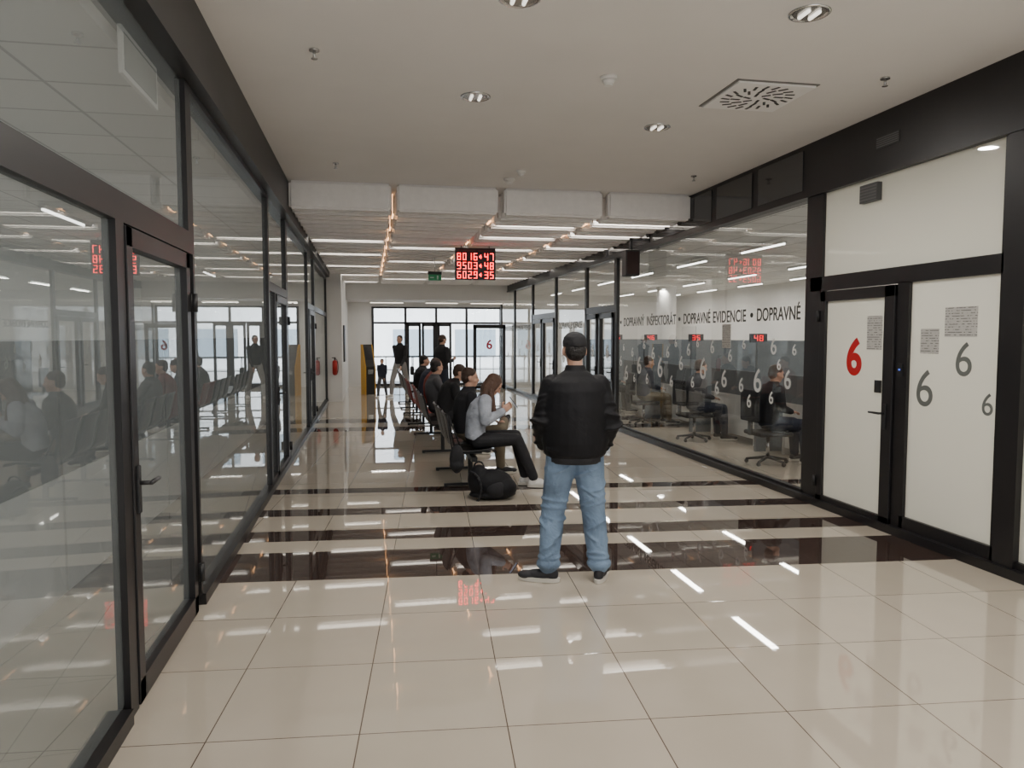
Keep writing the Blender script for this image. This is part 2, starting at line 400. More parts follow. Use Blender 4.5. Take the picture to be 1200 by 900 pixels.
o = boxes("window_9", [RBOX(13.1, 13.25, 0, ZT), RBOX(7.04, 13.1, .07, .1), RBOX(7.04, 7.08, .07, ZT)], BLACK)
meta(o, "large clear office window with grey lettering and numerals", "window", **S)
paneX("glass_pane", XR, 7.08, 13.1, .1, ZT, GL_R, o)
XT = XR-.006
for s, ya, yb in (("DOPRAVN\u00c9", 8.10, 7.20), ("\u2022", 8.26, 8.19), ("EVIDENCIE", 9.24, 8.36), ("DOPRAVN\u00c9", 10.18, 9.32),
                  ("\u2022", 10.37, 10.29), ("IN\u0160PEKTOR\u00c1T", 11.64, 10.46), ("DOPRAVN\u00dd", 12.76, 11.76), ("\u2022", 12.96, 12.88)):
    text(s, .15, DKTXT, o, (XT, (ya+yb)/2, 1.94), RW, width=abs(ya-yb), bold=.003)
for yy, zz, hh in ((12.9, 1.25, .22), (12.6, 1.05, .30), (12.3, 1.42, .18), (11.97, 1.2, .34), (11.6, 1.0, .2), (11.35, 1.42, .22), (11.05, 1.2, .36), (10.75, 1.45, .20), (10.6, 1.02, .2), (10.25, 1.3, .24),
                   (9.85, 1.05, .18), (9.52, 1.25, .34), (9.25, 1.55, .2), (9.1, 1.02, .2), (8.75, 1.45, .18), (8.45, 1.1, .2), (8.06, 1.17, .32), (7.72, 1.58, .22), (7.42, 1.22, .24), (8.4, 1.6, .14), (7.3, 1.55, .14), (7.75, 1.0, .16),
                   (12.75, 1.5, .14), (12.2, .98, .16), (11.75, 1.55, .16), (10.9, .9, .14), (10.45, 1.6, .16), (10.0, 1.5, .2), (9.7, 1.6, .14), (8.9, 1.15, .26), (8.25, .92, .18), (7.6, 1.38, .14)):
    text("6", hh*.88, LGTXT, o, (XT, yy, zz), RW, bold=.002)
pp = boxes("paper_notice", [((XR-.012, -.11, -.15), (XR-.003, .11, .15))], PAPER, None, (0, 8.85, 1.70)); meta(pp, "white notice taped on clear office window", "paper")
n = 10; y = 13.25
for k, (yw) in enumerate((1.9, 2.6, 2.6, 2.6, 2.4)):
    if k in (0, 2):
        o = boxes("window_%d" % n, [RBOX(y, y+yw, 2.15, 2.28), RBOX(y+yw-.12, y+yw, 0, ZT), RBOX(y+yw/2-.05, y+yw/2+.05, 0, 2.15)], BLACK)
        meta(o, "office glazing with transom above double doors", "window", **S)
        paneX("glass_pane", XR, y, y+yw-.12, 2.28, ZT, GL_R, o)
        for a, c in ((y+.0, y+yw/2-.06), (y+yw/2+.06, y+yw-.13)):
            d = boxes("door_%d" % (n*2 + (0 if a == y else 1)), [((XR-.05, a, .02), (XR+.02, a+.09, 2.14)), ((XR-.05, c-.09, .02), (XR+.02, c, 2.14)),
                      ((XR-.05, a, .02), (XR+.02, c, .12)), ((XR-.05, a, 2.04), (XR+.02, c, 2.14))], BLACK)
            meta(d, "dark framed glass office door with grey numeral", "door", **S)
            paneX("glass_pane", XR, a+.09, c-.09, .12, 2.04, GL_R, d)
            text("6", .26, LGTXT, d, (XR-.01, (a+c)/2, 1.4), RW, bold=.003)
            handle(d, XR-.05, a+.05, 1.0, -1, .12)
    else:
        o = boxes("window_%d" % n, [RBOX(y+yw-.12, y+yw, 0, ZT)], BLACK)
        meta(o, "clear office window with small grey lettering", "window", **S)
        paneX("glass_pane", XR, y, y+yw-.12, .07, ZT, GL_R, o)
        text("\u2022 DOPRAVN\u00c9 EVIDENCIE", .15, DKTXT, o, (XT, y+yw/2, 1.94), RW, width=2.1, bold=.002)
        for q in range(6): text("6", (.3, .2, .26, .18, .3, .2)[q]*.85, LGTXT, o, (XT, y+.3+q*.37, (1.2, 1.45, 1.1, 1.5, 1.2, 1.4)[q]), RW, bold=.001)
    y += yw; n += 1

# far entrance glazing
YF = 26.0
fr = []
xs = [.15, 1.25, 2.3, 3.35, 4.55]
for x in xs: fr.append(((x-.04, YF-.04, 0), (x+.04, YF+.04, 2.7)))
fr += [((.15, YF-.04, 2.64), (4.6, YF+.04, 2.7)), ((.15, YF-.04, 2.12), (4.6, YF+.04, 2.19)), ((.15, YF-.04, 0), (4.6, YF+.04, .08))]
o = boxes("window_20", fr, BLACK); meta(o, "tall glazed entrance wall with daylight outside", "window", **S)
paneY("glass_pane", YF, .15, 4.55, .06, 2.67, GL_R, o)
for a, c in ((1.29, 1.77), (1.80, 2.26), (2.34, 2.82)):
    d = boxes("door_6", [((a, YF-.07, .02), (a+.08, YF-.01, 2.12)), ((c-.08, YF-.07, .02), (c, YF-.01, 2.12)), ((a, YF-.07, .02), (c, YF-.01, .14)), ((a, YF-.07, 2.04), (c, YF-.01, 2.12)), ((a, YF-.07, .98), (c, YF-.01, 1.03))], BLACK)
    meta(d, "dark framed glass entrance door leaf", "door", **S)
d = boxes("door_5", [((3.3, 23.9, 0), (3.40, 23.98, 2.05)), ((4.25, 23.9, 0), (4.35, 23.98, 2.05)), ((3.3, 23.9, 1.95), (4.35, 23.98, 2.08)), ((3.3, 23.9, .01), (4.35, 23.98, .12))], BLACK)
meta(d, "black framed glass door with red numeral near entrance", "door", **S)
paneY("glass_pane", 23.94, 3.38, 4.27, .1, 1.97, GL_R, d)
text("6", .30, REDTXT, d, (3.82, 23.93, 1.42), RB, bold=.008)
o = boxes("building_facade", [((-14, 44, -.1), (20, 45, 14))], CONC); meta(o, "pale office building across the street", "building")
for i in range(9):
    for j in range(4):
        boxes("facade_window", [((-13+i*3.6, 43.93, .5+j*3.4), (-10.6+i*3.6, 44.0, 2.1+j*3.4))], FACW, o)
o = boxes("ground", [((-30, 26.3, -.25), (30, 60, -.1))], mat("pale_paving", (.62, .64, .66), .9, noise=.1, nscale=2)); meta(o, "pale paved ground outside entrance", "ground", **S)
o0 = boxes("railing", [((-.6, 27.95, .92), (6.6, 28.0, .98)), ((-.6, 27.96, .45), (6.6, 27.99, .48))], STEEL); meta(o0, "steel railing outside glazed entrance", "railing")
for i in range(14): boxes("railing_post", [((-.4+i*.5, 27.95, -.1), (-.37+i*.5, 28.0, .95))], STEEL, o0)

# ------------------------------------------------------------------ ceiling fittings
LREF = mat("lamp_reflector", (.35, .34, .32), .25, .8)
def downlight(x, y, z=3.65, w=26):
    e = empty("downlight", (x, y, z))
    meta(e, "round chrome recessed downlight in white ceiling", "ceiling light", "round recessed ceiling downlights")
    bm = bmesh.new()
    N = 36; prof = [(.125, 0), (.125, -.008), (.112, -.012), (.098, -.004), (.090, .0)]
    rings = [[bm.verts.new((r*math.cos(2*math.pi*i/N), r*math.sin(2*math.pi*i/N), zz)) for i in range(N)] for r, zz in prof]
    for a, c in zip(rings, rings[1:]):
        for i in range(N): bm.faces.new((a[i], a[(i+1) % N], c[(i+1) % N], c[i]))
    mesh_obj("trim_ring", bm, CHROME, e, smooth=True)
    cyl("reflector", (0, 0, -.003), .095, .004, LREF, e)
    for k in (-1, 1):
        bm = bmesh.new(); cap(bm, (k*.035, -.05, -.012), .012, (k*.035, .05, -.012), .012)
        mesh_obj("lamp_tube", bm, LAMPG, e, smooth=True)
    L = bpy.data.lights.new("downlight_lamp", 'AREA'); L.shape = 'DISK'; L.size = .18; L.energy = w; L.color = (1, .95, .89)
    lo = bpy.data.objects.new("downlight_lamp", L); lo.location = (0, 0, -.03); link(lo, e)
for x, y in ((2.64, 4.25), (.88, 4.38), (.88, 6.2), (2.67, 6.77), (.88, 2.1), (2.64, 2.1), (.88, -.3), (2.64, -.3), (.88, -2.6), (2.64, -2.6)):
    downlight(x, y)

def sprinkler(x, y):
    e = empty("sprinkler", (x, y, 3.65)); meta(e, "small metal ceiling fire sprinkler head", "sprinkler", "ceiling sprinkler heads")
    cyl("rosette", (0, 0, -.006), .035, .012, STEEL, e); cyl("stem", (0, 0, -.035), .010, .05, STEEL, e)
    cyl("deflector", (0, 0, -.062), .022, .004, STEEL, e, seg=12)
for x, y in ((-.34, 5.41), (3.86, 5.18), (-.34, 8.83), (3.91, 8.7)): sprinkler(x, y)
WP = mat("white_plastic", (.80, .79, .77), .4)
def detector(x, y, z, s=1.0):
    e = empty("smoke_detector", (x, y, z)); meta(e, "round white plastic smoke detector on ceiling", "smoke detector")
    cyl("base", (0, 0, -.012), .055*s, .024, WP, e); cyl("sensor_head", (0, 0, -.04), .030*s, .034, WP, e, r2=.046*s)
    cyl("sensor_cap", (0, 0, -.062), .026*s, .012, WP, e)
detector(1.80, 5.55, 3.65, 1.15); detector(1.79, 8.82, 3.65); detector(1.74, 9.3, 3.65, 1.3)

e = empty("air_diffuser", (3.12, 5.75, 3.65)); meta(e, "square white swirl air diffuser with radial slots", "air vent")
boxes("shadow_border", [((-.345, -.345, -.006), (.345, .345, 0))], mat("shadow_gap", (.2, .19, .18), .8), e)  # dark border laid under the plate to stand for its shadow line
boxes("face_plate", [((-.325, -.325, -.022), (.325, .325, -.006))], mat("diffuser_white", (.88, .87, .86), .5), e, bevel=.003)
bm = bmesh.new()
for ring, (r0, r1, nn) in enumerate(((.05, .12, 6), (.13, .21, 12), (.215, .29, 20))):
    for i in range(nn):
        a = 2*math.pi*i/nn + ring*.2
        Mx = Matrix.Rotation(a, 4, 'Z') @ Matrix.Translation(((r0+r1)/2, 0, -.0235)) @ Matrix.Rotation(.35, 4, 'Z') @ Matrix.Diagonal((r1-r0, .021, .003, 1))
        bmesh.ops.create_cube(bm, size=1, matrix=Mx)
mesh_obj("slots", bm, BLACKP, e)
DG = mat("dark_grille", (.03, .03, .03), .5); DG2 = mat("dim_louvre", (.10, .10, .10), .5)
v = boxes("vent_grille", [((4.414, 5.72, 3.34), (4.42, 6.02, 3.44))], DG); meta(v, "small dark louvred vent on header beam", "vent")
for i in range(5): boxes("louvre", [((4.411, 5.73, 3.35+i*.018), (4.414, 6.01, 3.358+i*.018))], DG2, v)
v = boxes("vent_box", [((XR-.05, 5.98, 2.90), (XR-.001, 6.22, 3.06))], mat("dark_grey_box", (.06, .06, .06), .6)); meta(v, "small dark grey grille box on frosted transom", "vent")
for i in range(5): boxes("louvre", [((XR-.054, 5.99, 2.92+i*.027), (XR-.05, 6.21, 2.93+i*.027))], DG2, v)

# ------------------------------------------------------------------ acoustic baffles
cols = [(-.96, .31), (.38, 1.70), (1.78, 3.13), (3.21, 4.40)]
SP = .42
rows = [9.94 + i*SP for i in range(33)]
for ci, (x0, x1) in enumerate(cols):
    w_ = x1-x0
    bm = bmesh.new(); add_box(bm, (-w_/2, -.085, -.35), (w_/2, .085, 0))
    bmesh.ops.bevel(bm, geom=list(bm.edges), offset=.03, segments=3, affect='EDGES')
    s = mesh_obj("acoustic_baffle", bm, BAFF, None, ((x0+x1)/2, rows[0], 3.65))
    meta(s, "white felt acoustic baffle hanging from ceiling", "acoustic panel", "rows of white hanging acoustic baffles")
    for y in rows[1:]:
        k = s.copy(); k.location = ((x0+x1)/2, y, 3.65); COL.objects.link(k)
def tube(x, y, L, axis, m, z, group, label, power, top=3.65, hw=.035, lw=.05, lz=-.03):
    e = empty("ceiling_light", (x, y, z)); meta(e, label, "ceiling light", group)
    sz = (L/2, hw, .02) if axis == 'X' else (hw, L/2, .02)
    boxes("housing", [((-sz[0], -sz[1], .012), (sz[0], sz[1], .05))], DESK, e)
    boxes("light_tube", [((-sz[0]+.02, -sz[1]+.01, -.012), (sz[0]-.02, sz[1]-.01, .012))], m, e, bevel=.005)
    boxes("hanger", [((-.008, -.008, .05), (.008, .008, top-z))], STEEL, e)
    if power:
        Lt = bpy.data.lights.new("tube_lamp", 'AREA'); Lt.shape = 'RECTANGLE'
        Lt.size = L if axis == 'X' else lw; Lt.size_y = lw if axis == 'X' else L
        Lt.energy = power; Lt.color = (1, .94, .86)
        lo = bpy.data.objects.new("tube_lamp", Lt); lo.location = (0, 0, lz); link(lo, e)
pat = {0: (7, 12, 18, 24, 30), 1: (9, 15, 21, 27), 2: (2, 5, 9, 14, 20, 26), 3: (1, 4, 8, 13, 19, 25)}
for ci, (x0, x1) in enumerate(cols):
    for i in pat[ci]:
        tube((x0+x1)/2, rows[i]+SP/2, 1.2, 'X', TUBE, 3.32, "slim tubes between acoustic baffles", "slim white light tube between acoustic baffles", 8, hw=.018, lw=.2, lz=.04)
for x in (.345, 3.17, 1.74):
    for k in range(9):
        y = 10.6 + k*1.24 + (.3 if x > 1 else 0)
        if x == 1.74 and k % 2: continue
        e = boxes("warm_strip_light", [((-.012, -.16, -.012), (.012, .16, .012)), ((-.004, -.01, .012), (.004, .01, .30))], WARM, None, (x, y, 3.35))
        meta(e, "short warm orange light strip between baffles", "ceiling light", "warm strips in gaps between baffles")
for x in (.6, 2.4, 3.9):
    tube(x, 25.0, 1.1, 'X', TUBE, 2.79, "tubes near entrance", "white tube light near entrance", 8, top=2.85)

# ------------------------------------------------------------------ LED queue display
D = empty("queue_display", (1.88, 13.3, 2.70)); meta(D, "black hanging electronic queue display with red numbers", "display")
boxes("casing", [((-.36, 0, 0), (.36, .09, .56))], BLACKP, D, bevel=.006)
for x in (-.25, .25): cyl("hanger_rod", (x, .045, .755), .008, .39, STEEL, D)
SEG = {'0': 'abcdef', '1': 'bc', '2': 'abged', '3': 'abgcd', '4': 'fgbc', '5': 'afgcd', '6': 'afgedc', '7': 'abc', '8': 'abcdefg', '9': 'abcdfg'}
def seven(bm, ch, x, z, w, h, tk=.0095):
    R = {'a': (x, z+h-tk, x+w, z+h), 'g': (x, z+h/2-tk/2, x+w, z+h/2+tk/2), 'd': (x, z, x+w, z+tk),
         'f': (x, z+h/2, x+tk, z+h), 'e': (x, z, x+tk, z+h/2), 'b': (x+w-tk, z+h/2, x+w, z+h), 'c': (x+w-tk, z, x+w, z+h/2)}
    if ch == '<':
        for i in range(5):
            add_box(bm, (x+i*.007, -.006, z+h/2+i*.007-.004), (x+i*.007+.009, -.001, z+h/2+i*.007+.005))
            add_box(bm, (x+i*.007, -.006, z+h/2-i*.007-.005), (x+i*.007+.009, -.001, z+h/2-i*.007+.004))
        add_box(bm, (x, -.006, z+h/2-.004), (x+w*.8, -.001, z+h/2+.004)); return
    for s in SEG[ch]:
        a = R[s]; add_box(bm, (a[0], -.006, a[1]), (a[2], -.001, a[3]))
for li, line in enumerate(("8016<47", "9503<48", "6029<35")):
    bm = bmesh.new(); x = -.325
    for ch in line:
        seven(bm, ch, x, .345-li*.16, .060, .122); x += .0975
    mesh_obj("lettering", bm, REDLED, D)
boxes("divider_lines", [((-.34, -.003, .325), (.34, -.001, .329)), ((-.34, -.003, .165), (.34, -.001, .169)), ((-.32, -.003, .50), (.0, -.001, .525)), ((.05, -.003, .50), (.3, -.001, .525))], mat("dim_red_print", (.08, .02, .02), .5), D)

E = empty("exit_sign", (1.35, 15.5, 2.84)); meta(E, "small green hanging emergency exit sign", "exit sign")
boxes("sign_panel", [((-.13, 0, 0), (.13, .03, .12))], GRN, E); boxes("sign_housing", [((-.14, -.005, .12), (.14, .04, .18))], BLACKP, E)
boxes("arrow", [((-.10, -.004, .045), (-.02, -.001, .07)), ((.04, -.004, .02), (.07, -.001, .10))], mat("white_pictogram", (.5, .6, .55), .5), E)
cyl("hanger_rod", (0, .02, .495), .006, .63, STEEL, E)
B = empty("wall_speaker", (4.23, 11.8, 2.68)); meta(B, "black loudspeaker box hanging beside glazed wall", "speaker")
boxes("cabinet", [((-.12, -.10, 0), (.12, .10, .42))], BLACKP, B, bevel=.01)
boxes("front_grille", [((-.10, -.108, .03), (.10, -.10, .39))], mat("dark_brown_grille", (.03, .014, .013), .8), B)
boxes("bracket", [((-.02, -.02, .42), (.02, .02, .62)), ((-.02, -.02, .58), (.178, .02, .62))], BLACKP, B)

# ------------------------------------------------------------------ people toolkit
def ell(bm, c, rad, R=None, sub=3):
    Mx = Matrix.Translation(V(c)) @ (R.to_4x4() if R is not None else Matrix.Identity(4)) @ Matrix.Diagonal((*rad, 1))
    bmesh.ops.create_icosphere(bm, subdivisions=sub, radius=1, matrix=Mx)

def loft(bm, secs, n=24):
    rings = []
    for c, sx, sy in secs:
        rings.append([bm.verts.new(V(c) + V(sx)*math.cos(2*math.pi*i/n) + V(sy)*math.sin(2*math.pi*i/n)) for i in range(n)])
    for a, c in zip(rings, rings[1:]):
        for i in range(n): bm.faces.new((a[i], a[(i+1) % n], c[(i+1) % n], c[i]))
    bm.faces.new(list(reversed(rings[0]))); bm.faces.new(rings[-1])

def blob(name, bm, m, parent, vox, it=3, loc=(0, 0, 0), rot=(0, 0, 0)):
    me = bpy.data.meshes.new("tmp"); bm.normal_update(); bm.to_mesh(me); bm.free()
    o = bpy.data.objects.new("tmp", me)
    r = o.modifiers.new("r", 'REMESH'); r.mode = 'VOXEL'; r.voxel_size = vox
    s = o.modifiers.new("s", 'SMOOTH'); s.factor = .5; s.iterations = it
    return bake(o, name, m, parent, loc, rot, True)

def hand_bm(bm, wr, d, n, w, curl, k=1.0):
    wr, d, n, w = V(wr), V(d).normalized(), V(n).normalized(), V(w).normalized()
    n = (n - d*n.dot(d)).normalized(); w = (w - d*w.dot(d) - n*w.dot(n)).normalized()
    R = Matrix((w, d, n)).transposed()
    ell(bm, wr + d*.05*k, (.040*k, .052*k, .017*k), R)
    for i, L in enumerate((.074, .084, .078, .060)):
        p = wr + d*.088*k + w*(.030-.020*i)*k; a = 0
        for j, fr in enumerate((.45, .32, .25)):
            a += curl*(1.0 if j else .7)
            q = p + (d*math.cos(a) + n*math.sin(a))*L*fr*k
            cap(bm, p, (.0092-.0007*j)*k, q, (.0087-.0008*j)*k, 10, 1); p = q
    p = wr + d*.028*k + w*.032*k
    q = p + (d*.62+w*.62+n*.35).normalized()*.045*k; cap(bm, p, .013*k, q, .0105*k, 10, 1)
    q2 = q + (d*.85+w*.15+n*.5).normalized()*.032*k; cap(bm, q, .0105*k, q2, .009*k, 10, 1)

def head_bm(bm, c, f, u, k=1.0):
    c, f, u = V(c), V(f).normalized(), V(u); s = f.cross(u).normalized(); u = s.cross(f).normalized()
    R = Matrix((s, f, u)).transposed()
    P = lambda x, y, z: c + (s*x + f*y + u*z)*k
    E_ = lambda x, y, z, a, b_, d_: ell(bm, P(x, y, z), (a*k, b_*k, d_*k), R)
    E_(0, -.012, .032, .075, .093, .083); E_(0, .028, -.01, .062, .062, .08)
    E_(0, .036, -.072, .046, .05, .038); E_(0, .066, -.088, .022, .02, .018)
    cap(bm, P(0, .086, .016), .009*k, P(0, .106, -.024), .012*k)
    for q in (-1, 1):
        E_(q*.012, .096, -.028, .009, .01, .008); E_(q*.078, -.006, -.01, .009, .019, .032)
        E_(q*.040, .060, -.03, .022, .022, .02); E_(q*.028, .078, .034, .024, .012, .008)
    E_(0, .085, -.054, .024, .012, .006); E_(0, .083, -.064, .020, .012, .006)
    return P, R, s, f, u

TS = [(-.14, .10, .085), (0, .160, .115), (.20, .140, .100), (.48, .152, .112), (.75, .172, .112), (.88, .150, .090), (.96, .085, .07), (1.02, .058, .058)]
def torso_bm(bm, pel, neck, TSs, gx, gy, k, side=V((1, 0, 0)), bend=0.0):
    pel, neck = V(pel), V(neck); ax = neck-pel; up = ax.normalized(); fw = up.cross(side).normalized()
    secs = []
    for t_, rx, ry in TSs:
        b = -fw*bend*math.sin(max(0, min(1, t_))*math.pi)
        secs.append((pel + ax*t_ + b, side*(rx*gx*k), fw*(ry*gy*k)))
    loft(bm, secs)

def person(label, loc, heading, J, top, bottom, shoe, hair=None, k=1.0, vox=.010, group=None, build=1.0,
           cap_m=None, long_hair=False, topTS=None, sleeve=1.0, arm_r=1.0, leg_r=1.0, collar=True, topname="jacket", sole=None, folds=False):
    bm = bmesh.new()
    look = V(J.get('look', (0, 1, 0))); up = V(J.get('up', (0, 0, 1)))
    nk = V(J['neck']); hd = V(J['head']); bend = J.get('bend', 0)
    torso_bm(bm, J['pel'], J['neck'], TS, build, build, k, bend=bend)
    cap(bm, nk-V((0, 0, .02))*k, .056*k, hd + V((0, -.01, -.05))*k, .052*k)
    P, R, s, f, u = head_bm(bm, hd, look, up, k)
    for sd in ('L', 'R'):
        A = J['arm'+sd]; sh, el, wr = map(V, A[:3])
        cap(bm, sh, .052*k, el, .040*k); cap(bm, el, .041*k, wr, .027*k)
        hdv, pn, th = A[3], A[4], A[5]
        hand_bm(bm, wr, hdv, pn, th, A[6] if len(A) > 6 else .35, k)
        Lg = J['leg'+sd]; hp, kn, an, toe = map(V, Lg[:4])
        cap(bm, hp, .080*k, kn, .052*k); cap(bm, kn, .052*k, an, .036*k)
        mid = kn.lerp(an, .3); ell(bm, mid, (.050*k, .054*k, .09*k))
        tf = toe.normalized(); cap(bm, an-V((0, 0, .03))*k, .03*k, an + tf*.12*k - V((0, 0, .045))*k, .022*k)
    body = blob("person", bm, SKIN, None, vox, 2, loc, (0, 0, heading))
    meta(body, label, "person", group)
    bm = bmesh.new()
    torso_bm(bm, J['pel'], V(J['neck']), topTS or [(-.04, .165, .125), (.1, .168, .125), (.25, .160, .120), (.5, .172, .130), (.76, .196, .130), (.90, .178, .108), (.97, .115, .088), (1.02, .078, .078)],
             build*1.06, build*1.06, k, bend=bend)
    rnd = random.Random(7)
    for sd in ('L', 'R'):
        sh, el, wr = map(V, J['arm'+sd][:3])
        r = arm_r*k
        cap(bm, sh, .070*r, el, .056*r)
        if sleeve >= 1:
            w2 = el.lerp(wr, .97); cap(bm, el, .056*r, w2, .040*r)
        if folds:
            for q in range(7):
                c_ = sh.lerp(el, .25+.12*q) if q < 6 else el
                ell(bm, c_ + V((rnd.uniform(-.01, .01), rnd.uniform(-.02, .0), 0)), (.070*r, .070*r, .022), Euler((rnd.uniform(-.5, .5), rnd.uniform(-.5, .5), 0)).to_matrix())
            for q in range(3):
                ell(bm, el.lerp(wr, .2+.3*q), (.058*r, .058*r, .018), Euler((rnd.uniform(-.3, .3), rnd.uniform(-.3, .3), 0)).to_matrix())
    if folds:
        for q in range(6):
            z = .88+q*.04; ell(bm, V((rnd.uniform(-.09, .09), -.080, z)), (.13, .074, .022), Euler((0, rnd.uniform(-.4, .4), 0)).to_matrix())
    if collar:
        ax = (V(J['head'])-nk).normalized()
        loft(bm, [(nk-ax*.03*k, V((1, 0, 0))*.082*k, V((0, 1, 0))*.082*k), (nk+ax*.045*k, V((1, 0, 0))*.068*k, V((0, 1, 0))*.07*k)])
    blob(topname, bm, top, body, max(vox, .008), 5 if folds else 3)
    bm = bmesh.new()
    torso_bm(bm, J['pel'], J['neck'], [(-.13, .12, .10), (-.05, .165, .12), (.02, .168, .122), (.14, .155, .112)], build*1.05, build*1.05, k)
    for sd in ('L', 'R'):
        hp, kn, an, toe = map(V, J['leg'+sd][:4]); r = leg_r*k
        cap(bm, hp, .098*r, hp.lerp(kn, .5), .086*r); cap(bm, hp.lerp(kn, .5), .086*r, kn, .072*r)
        md = kn.lerp(an, .35); e2 = kn.lerp(an, .93)
        cap(bm, kn, .072*r, md, .071*r); cap(bm, md, .071*r, e2, .058*r)
        if folds:
            for q in range(12):
                t_ = (q+.5)/12; c_ = kn.lerp(an, (t_-.5)*2*.95) if t_ > .5 else hp.lerp(kn, t_*2)
                rr = (.099-.033*t_)*r
                ell(bm, c_ + V((rnd.uniform(-.008, .008), rnd.uniform(-.012, .0), rnd.uniform(-.02, .02))), (rr, rr, .018), Euler((rnd.uniform(-.6, .6), rnd.uniform(-.6, .6), 0)).to_matrix())
            ell(bm, kn.lerp(an, .90), (.074*r, .076*r, .05)); ell(bm, kn.lerp(an, .78), (.072*r, .072*r, .02))
    blob("trousers", bm, bottom, body, max(vox, .008), 3)
    for sd in ('L', 'R'):
        an, toe = V(J['leg'+sd][2]), V(J['leg'+sd][3]).normalized()
        upf = V((0, 0, 1))
        if len(J['leg'+sd]) > 4: upf = V(J['leg'+sd][4]).normalized()
        sx = toe.cross(upf).normalized(); upf = sx.cross(toe).normalized()
        R2 = Matrix((sx, toe, upf)).transposed()
        g = an - upf*.085*k
        Q = lambda a, b_, c_: g + (sx*a + toe*b_ + upf*c_)*k
        bm = bmesh.new()
        ell(bm, Q(0, -.03, .055), (.036*k, .045*k, .045*k), R2); ell(bm, Q(0, .06, .048), (.042*k, .095*k, .036*k), R2)
        ell(bm, Q(0, .15, .038), (.046*k, .065*k, .030*k), R2); cap(bm, Q(0, -.01, .06), .038*k, Q(0, 0, .11), .040*k)
        sh_ = blob("shoe", bm, shoe, body, max(vox*.8, .006), 2)
        bm = bmesh.new()
        loft(bm, [(Q(0, .065, .002), sx*.045*k, toe*.148*k), (Q(0, .065, .030), sx*.048*k, toe*.152*k)], 28)
        mesh_obj("sole", bm, sole or SOLE, sh_)
    if hair:
        bm = bmesh.new()
        E_ = lambda x, y, z, a, b_, d_: ell(bm, P(x, y, z), (a*k, b_*k, d_*k), R)
        if not cap_m:
            E_(0, -.022, .045, .081, .094, .082)
        E_(0, -.050, .0, .074, .062, .078)
        if long_hair:
            E_(0, -.04, -.06, .084, .065, .09)
            for q in (-1, 1):
                E_(q*.070, .000, -.01, .026, .045, .06)
                cap(bm, P(q*.066, .03, .04), .026*k, P(q*.074, .02, -.07), .034*k)
                cap(bm, P(q*.074, .02, -.07), .036*k, nk+(V((q*.095, .05, -.06)))*k, .040*k)
                cap(bm, nk+V((q*.095, .05, -.06))*k, .040*k, nk+V((q*.10, .08, -.20))*k, .026*k)
                cap(bm, P(q*.05, -.05, -.05), .05*k, nk+V((q*.07, -.07, -.14))*k, .045*k)
                cap(bm, nk+V((q*.07, -.07, -.14))*k, .045*k, nk+V((q*.06, -.11, -.26))*k, .025*k)
            cap(bm, P(0, -.05, -.05), .06*k, nk+V((0, -.08, -.20))*k, .045*k)
        blob("hair", bm, hair, body, .008, 2)
    if cap_m:
        bm = bmesh.new()
        E_ = lambda x, y, z, a, b_, d_: ell(bm, P(x, y, z), (a*k, b_*k, d_*k), R)
        loft(bm, [(P(0, -.012, .022), s*.083*k, f*.101*k), (P(0, -.012, .055), s*.084*k, f*.102*k), (P(0, -.012, .09), s*.074*k, f*.09*k),
                  (P(0, -.012, .115), s*.05*k, f*.06*k), (P(0, -.012, .127), s*.018*k, f*.02*k)])
        E_(0, .105, .026, .062, .065, .009)
        blob("cap", bm, cap_m, body, .007, 2)
    for q in (-1, 1):
        bm = bmesh.new(); bmesh.ops.create_icosphere(bm, subdivisions=2, radius=1, matrix=Matrix.Translation(P(q*.029, .0775, .012)) @ R.to_4x4() @ Matrix.Diagonal((.012*k, .008*k, .0055*k, 1)))
        mesh_obj("eye", bm, EYE, body, smooth=True)
    return body

def J_sit(lean=.05, hd=(0, .10, 1.195), look=(0, 1, -.3), arms='lap', legs='std', bend=.03, tw=0.0, sp=1.0):
    J = dict(pel=(0, 0, .56), neck=(0, lean, 1.06), head=hd, look=look, bend=bend)
    for sd, q in (('L', -1), ('R', 1)):
        if arms == 'lap': J['arm'+sd] = [(q*.175, lean, .995), (q*.23, .06+tw*q, .76), (q*.10, .27+tw*q, .70), (-q*.3, .9, -.1), (0, 0, -1), (-q, 0, 0), .3]
        elif arms == 'phone': J['arm'+sd] = [(q*.17, lean, .99), (q*.20, .10, .77), (q*.05, .30, .86), (-q*.25, .7, .5), (-q*.9, -.1, .1), (0, -.6, .8), .45]
        elif arms == 'knees': J['arm'+sd] = [(q*.175, lean, .98), (q*.22, .22, .76), (q*.05, .42, .66), (-q*.5, .8, -.1), (0, 0, -1), (-q, 0, 0), .5]
        J['leg'+sd] = [(q*.09, .02, .54), (q*.12*sp, .44, .53), (q*.13*sp, .47+tw*q*1.5, .09), (q*.15, 1, 0)]
    if legs == 'fig4':
        J['legR'] = [(.09, .02, .54), (.30, .38, .60), (-.06, .50, .67), (-.75, .25, .35), (-.3, -.3, .9)]
    return J

